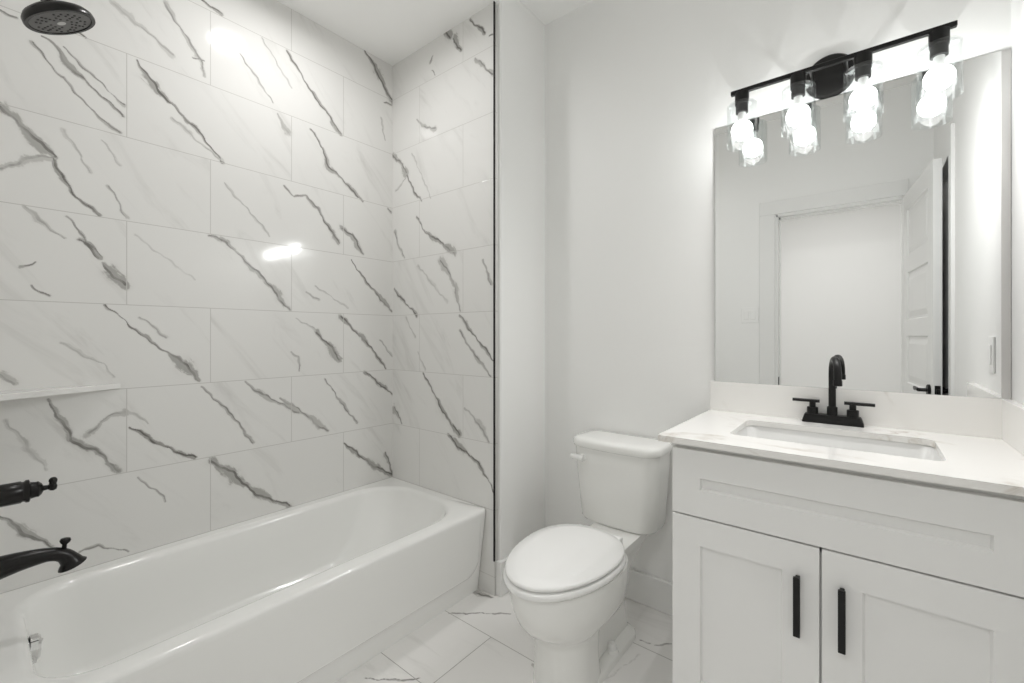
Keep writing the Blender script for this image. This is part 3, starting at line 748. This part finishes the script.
for a in np.linspace(0, PI, 14)[1:]:
    arc.append(Vector((FCX, FY, CZ1 + .171)) + dirv * ((1 - math.cos(a)) / 2) + Vector((0, 0, .052 * math.sin(a))))
arc.append(arc[-1] + Vector((0, 0, -.025)))
tube(bm, arc, .0105, 18)
e = arc[-1]
lathe(bm, [(.0105, .014), (.0122, .010), (.0122, -.006), (.0100, -.0065)], e, (0, 0, 1), 20)
obj('spout', bm, M['black'], fa, angle=45)
for s, x0, x1 in ((-1, -.2105, -.1305), (1, -.0620, .0190)):
    hx = FCX + s * .0560
    bm = lathe(bmesh.new(), [(.0165, 0), (.0165, .022), (.0155, .0235)], (hx, FY, CZ1 + .0285), (0, 0, 1), 24)
    lathe(bm, [(.0095, 0), (.0095, .02)], (hx, FY, CZ1 + .051), (0, 0, 1), 16)
    tube(bm, [(x0, FY, CZ1 + .0735), (x1, FY, CZ1 + .0735)], .0056, 14)
    obj('lever_handle', bm, M['black'], fa)

# ------------------------------------------------------------------ mirror
mi = thing('wall_mirror', (-.088, YB, 1.015), 'large frameless rectangular mirror on the wall above the vanity', 'mirror')
obj('mirror_glass', B(-.478, .3035, YB - .0125, YB - .0005, 1.0148, 2.031), M['mirror'], mi, False)
obj('side_strip', B(.3036, XR - .001, YB - .0115, YB - .0005, 1.0148, 2.031), M['grey_strip'], mi, False)['label'] = 'narrow grey strip beside the mirror'  # narrow grey strip from the mirror's edge to the right wall

# ------------------------------------------------------------------ vanity light
LX, LY, LZ = -.0985, 1.80, 2.101
vl = thing('vanity_light', (LX, YB, 2.11), 'black bar vanity light with four clear glass shades above the mirror', 'wall light')
obj('back_plate', lathe(bmesh.new(), [(.074, 0), (.074, .012), (.068, .020), (.055, .024)], (LX - .005, YB - .0005, 2.108), (0, -1, 0), 40), M['black'], vl)
obj('light_bar', B(LX - .30, LX + .30, LY - .008, LY + .008, LZ - .0075, LZ + .0075, .0015, 1), M['black'], vl, False)
for s in (-1, 1):
    obj('support_arm', tube(bmesh.new(), [(LX - .005 + s * .047, YB - .02, LZ), (LX - .005 + s * .047, LY, LZ)], .0055, 12), M['black'], vl)
for k in range(4):
    x = LX - .0005 + (k - 1.5) * .175
    bm = lathe(bmesh.new(), [(.0225, 0), (.0235, -.004), (.0235, -.043), (.0205, -.0435), (.0205, -.074), (.0180, -.075)], (x, LY, LZ - .006), (0, 0, 1), 28)
    obj('lamp_socket', bm, M['black'], vl)
    g = lathe(bmesh.new(), [(.0208, 2.052), (.046, 2.052), (.0505, 2.0475), (.0505, 1.898), (.0475, 1.898), (.0475, 2.046), (.044, 2.049), (.0208, 2.049)], (x, LY, 0), (0, 0, 1), 48, False, False)
    obj('glass_shade', g, M['glass'], vl, angle=50)
    prof = [(.036 * math.sin(a), 1.957 + .036 * math.cos(a)) for a in np.linspace(.42, PI - .03, 20)]
    bu = obj('light_bulb', lathe(bmesh.new(), prof, (x, LY, 0), (0, 0, 1), 28), M['bulb'], vl)
    obj('bulb_collar', lathe(bmesh.new(), [(.013, 2.030), (.0135, 2.008), (.0148, 1.9895)], (x, LY, 0), (0, 0, 1), 24), M['switch'], bu)
    pl = bpy.data.lights.new('globe_lamp', 'POINT'); pl.energy = VANITY; pl.shadow_soft_size = 0; pl.color = (1, .99, .978)
    po = bpy.data.objects.new('globe_lamp', pl); C.objects.link(po); po.location = (x, LY - .014, 1.945)
    sl = bpy.data.lights.new('globe_beam', 'SPOT'); sl.energy = BEAM; sl.shadow_soft_size = 0; sl.spot_size = math.radians(176); sl.spot_blend = 1; sl.color = (1, .99, .978)
    so = bpy.data.objects.new('globe_beam', sl); C.objects.link(so); so.location = (x, LY - .008, 1.952); so.rotation_euler = (math.radians(-55), 0, 0)

# ------------------------------------------------------------------ tub downlight, added hall light
def downlight(x, y, z, watts, label):
    dl = thing('recessed_downlight', (x, y, z), label, 'ceiling light')
    obj('trim_ring', lathe(bmesh.new(), [(.095, 0), (.095, -.004), (.088, -.007), (.072, -.004), (.072, -.001)], (x, y, z - .0005), (0, 0, 1), 40, True, False), M['trim'], dl)
    obj('light_lens', lathe(bmesh.new(), [(.0715, -.0010), (.0715, -.0025), (.05, -.003)], (x, y, z - .0005), (0, 0, 1), 40), M['lens'], dl)
    area_lamp('downlight_lamp', (x, y, z - .008), .14, watts, (1, .99, .978), spread=170)
downlight(-1.62, .85, ZT, DOWNLIGHT, 'round recessed downlight in the lowered ceiling over the tub')
area_lamp('hall_fill', (-.25, -1.05, ZC - .03), .8, HALL, (1, .99, .978))  # added fill light under the hall ceiling, no fitting, out of view

# ------------------------------------------------------------------ plates on the walls, seen in the mirror
def rocker(name, loc, rot, gangs, label, cat):
    """wall plate built flat in its own x-z plane, face to +y"""
    t = thing(name, loc, label, cat)
    wd = .075 if gangs == 1 else .118
    local('cover_plate', box(bmesh.new(), -wd / 2, wd / 2, 0, .006, -.06, .06, .002, 2), M['switch'], t, smooth=False)
    for k in range(gangs):
        x = (k - (gangs - 1) / 2) * .046
        local('rocker', box(bmesh.new(), x - .0165, x + .0165, .0055, .0095, -.033, .033, .0015, 1), M['switch'], t, smooth=False)
    t.rotation_euler = (0, 0, rot)
rocker('light_switch', (-.715, YF + .0004, 1.355), 0, 2, 'white double rocker switch plate beside the door casing in the mirror', 'light switch')
rocker('wall_switch', (XR - .0004, 1.655, 1.135), PI / 2, 1, 'white single plate on the right wall above the side splash', 'wall plate')
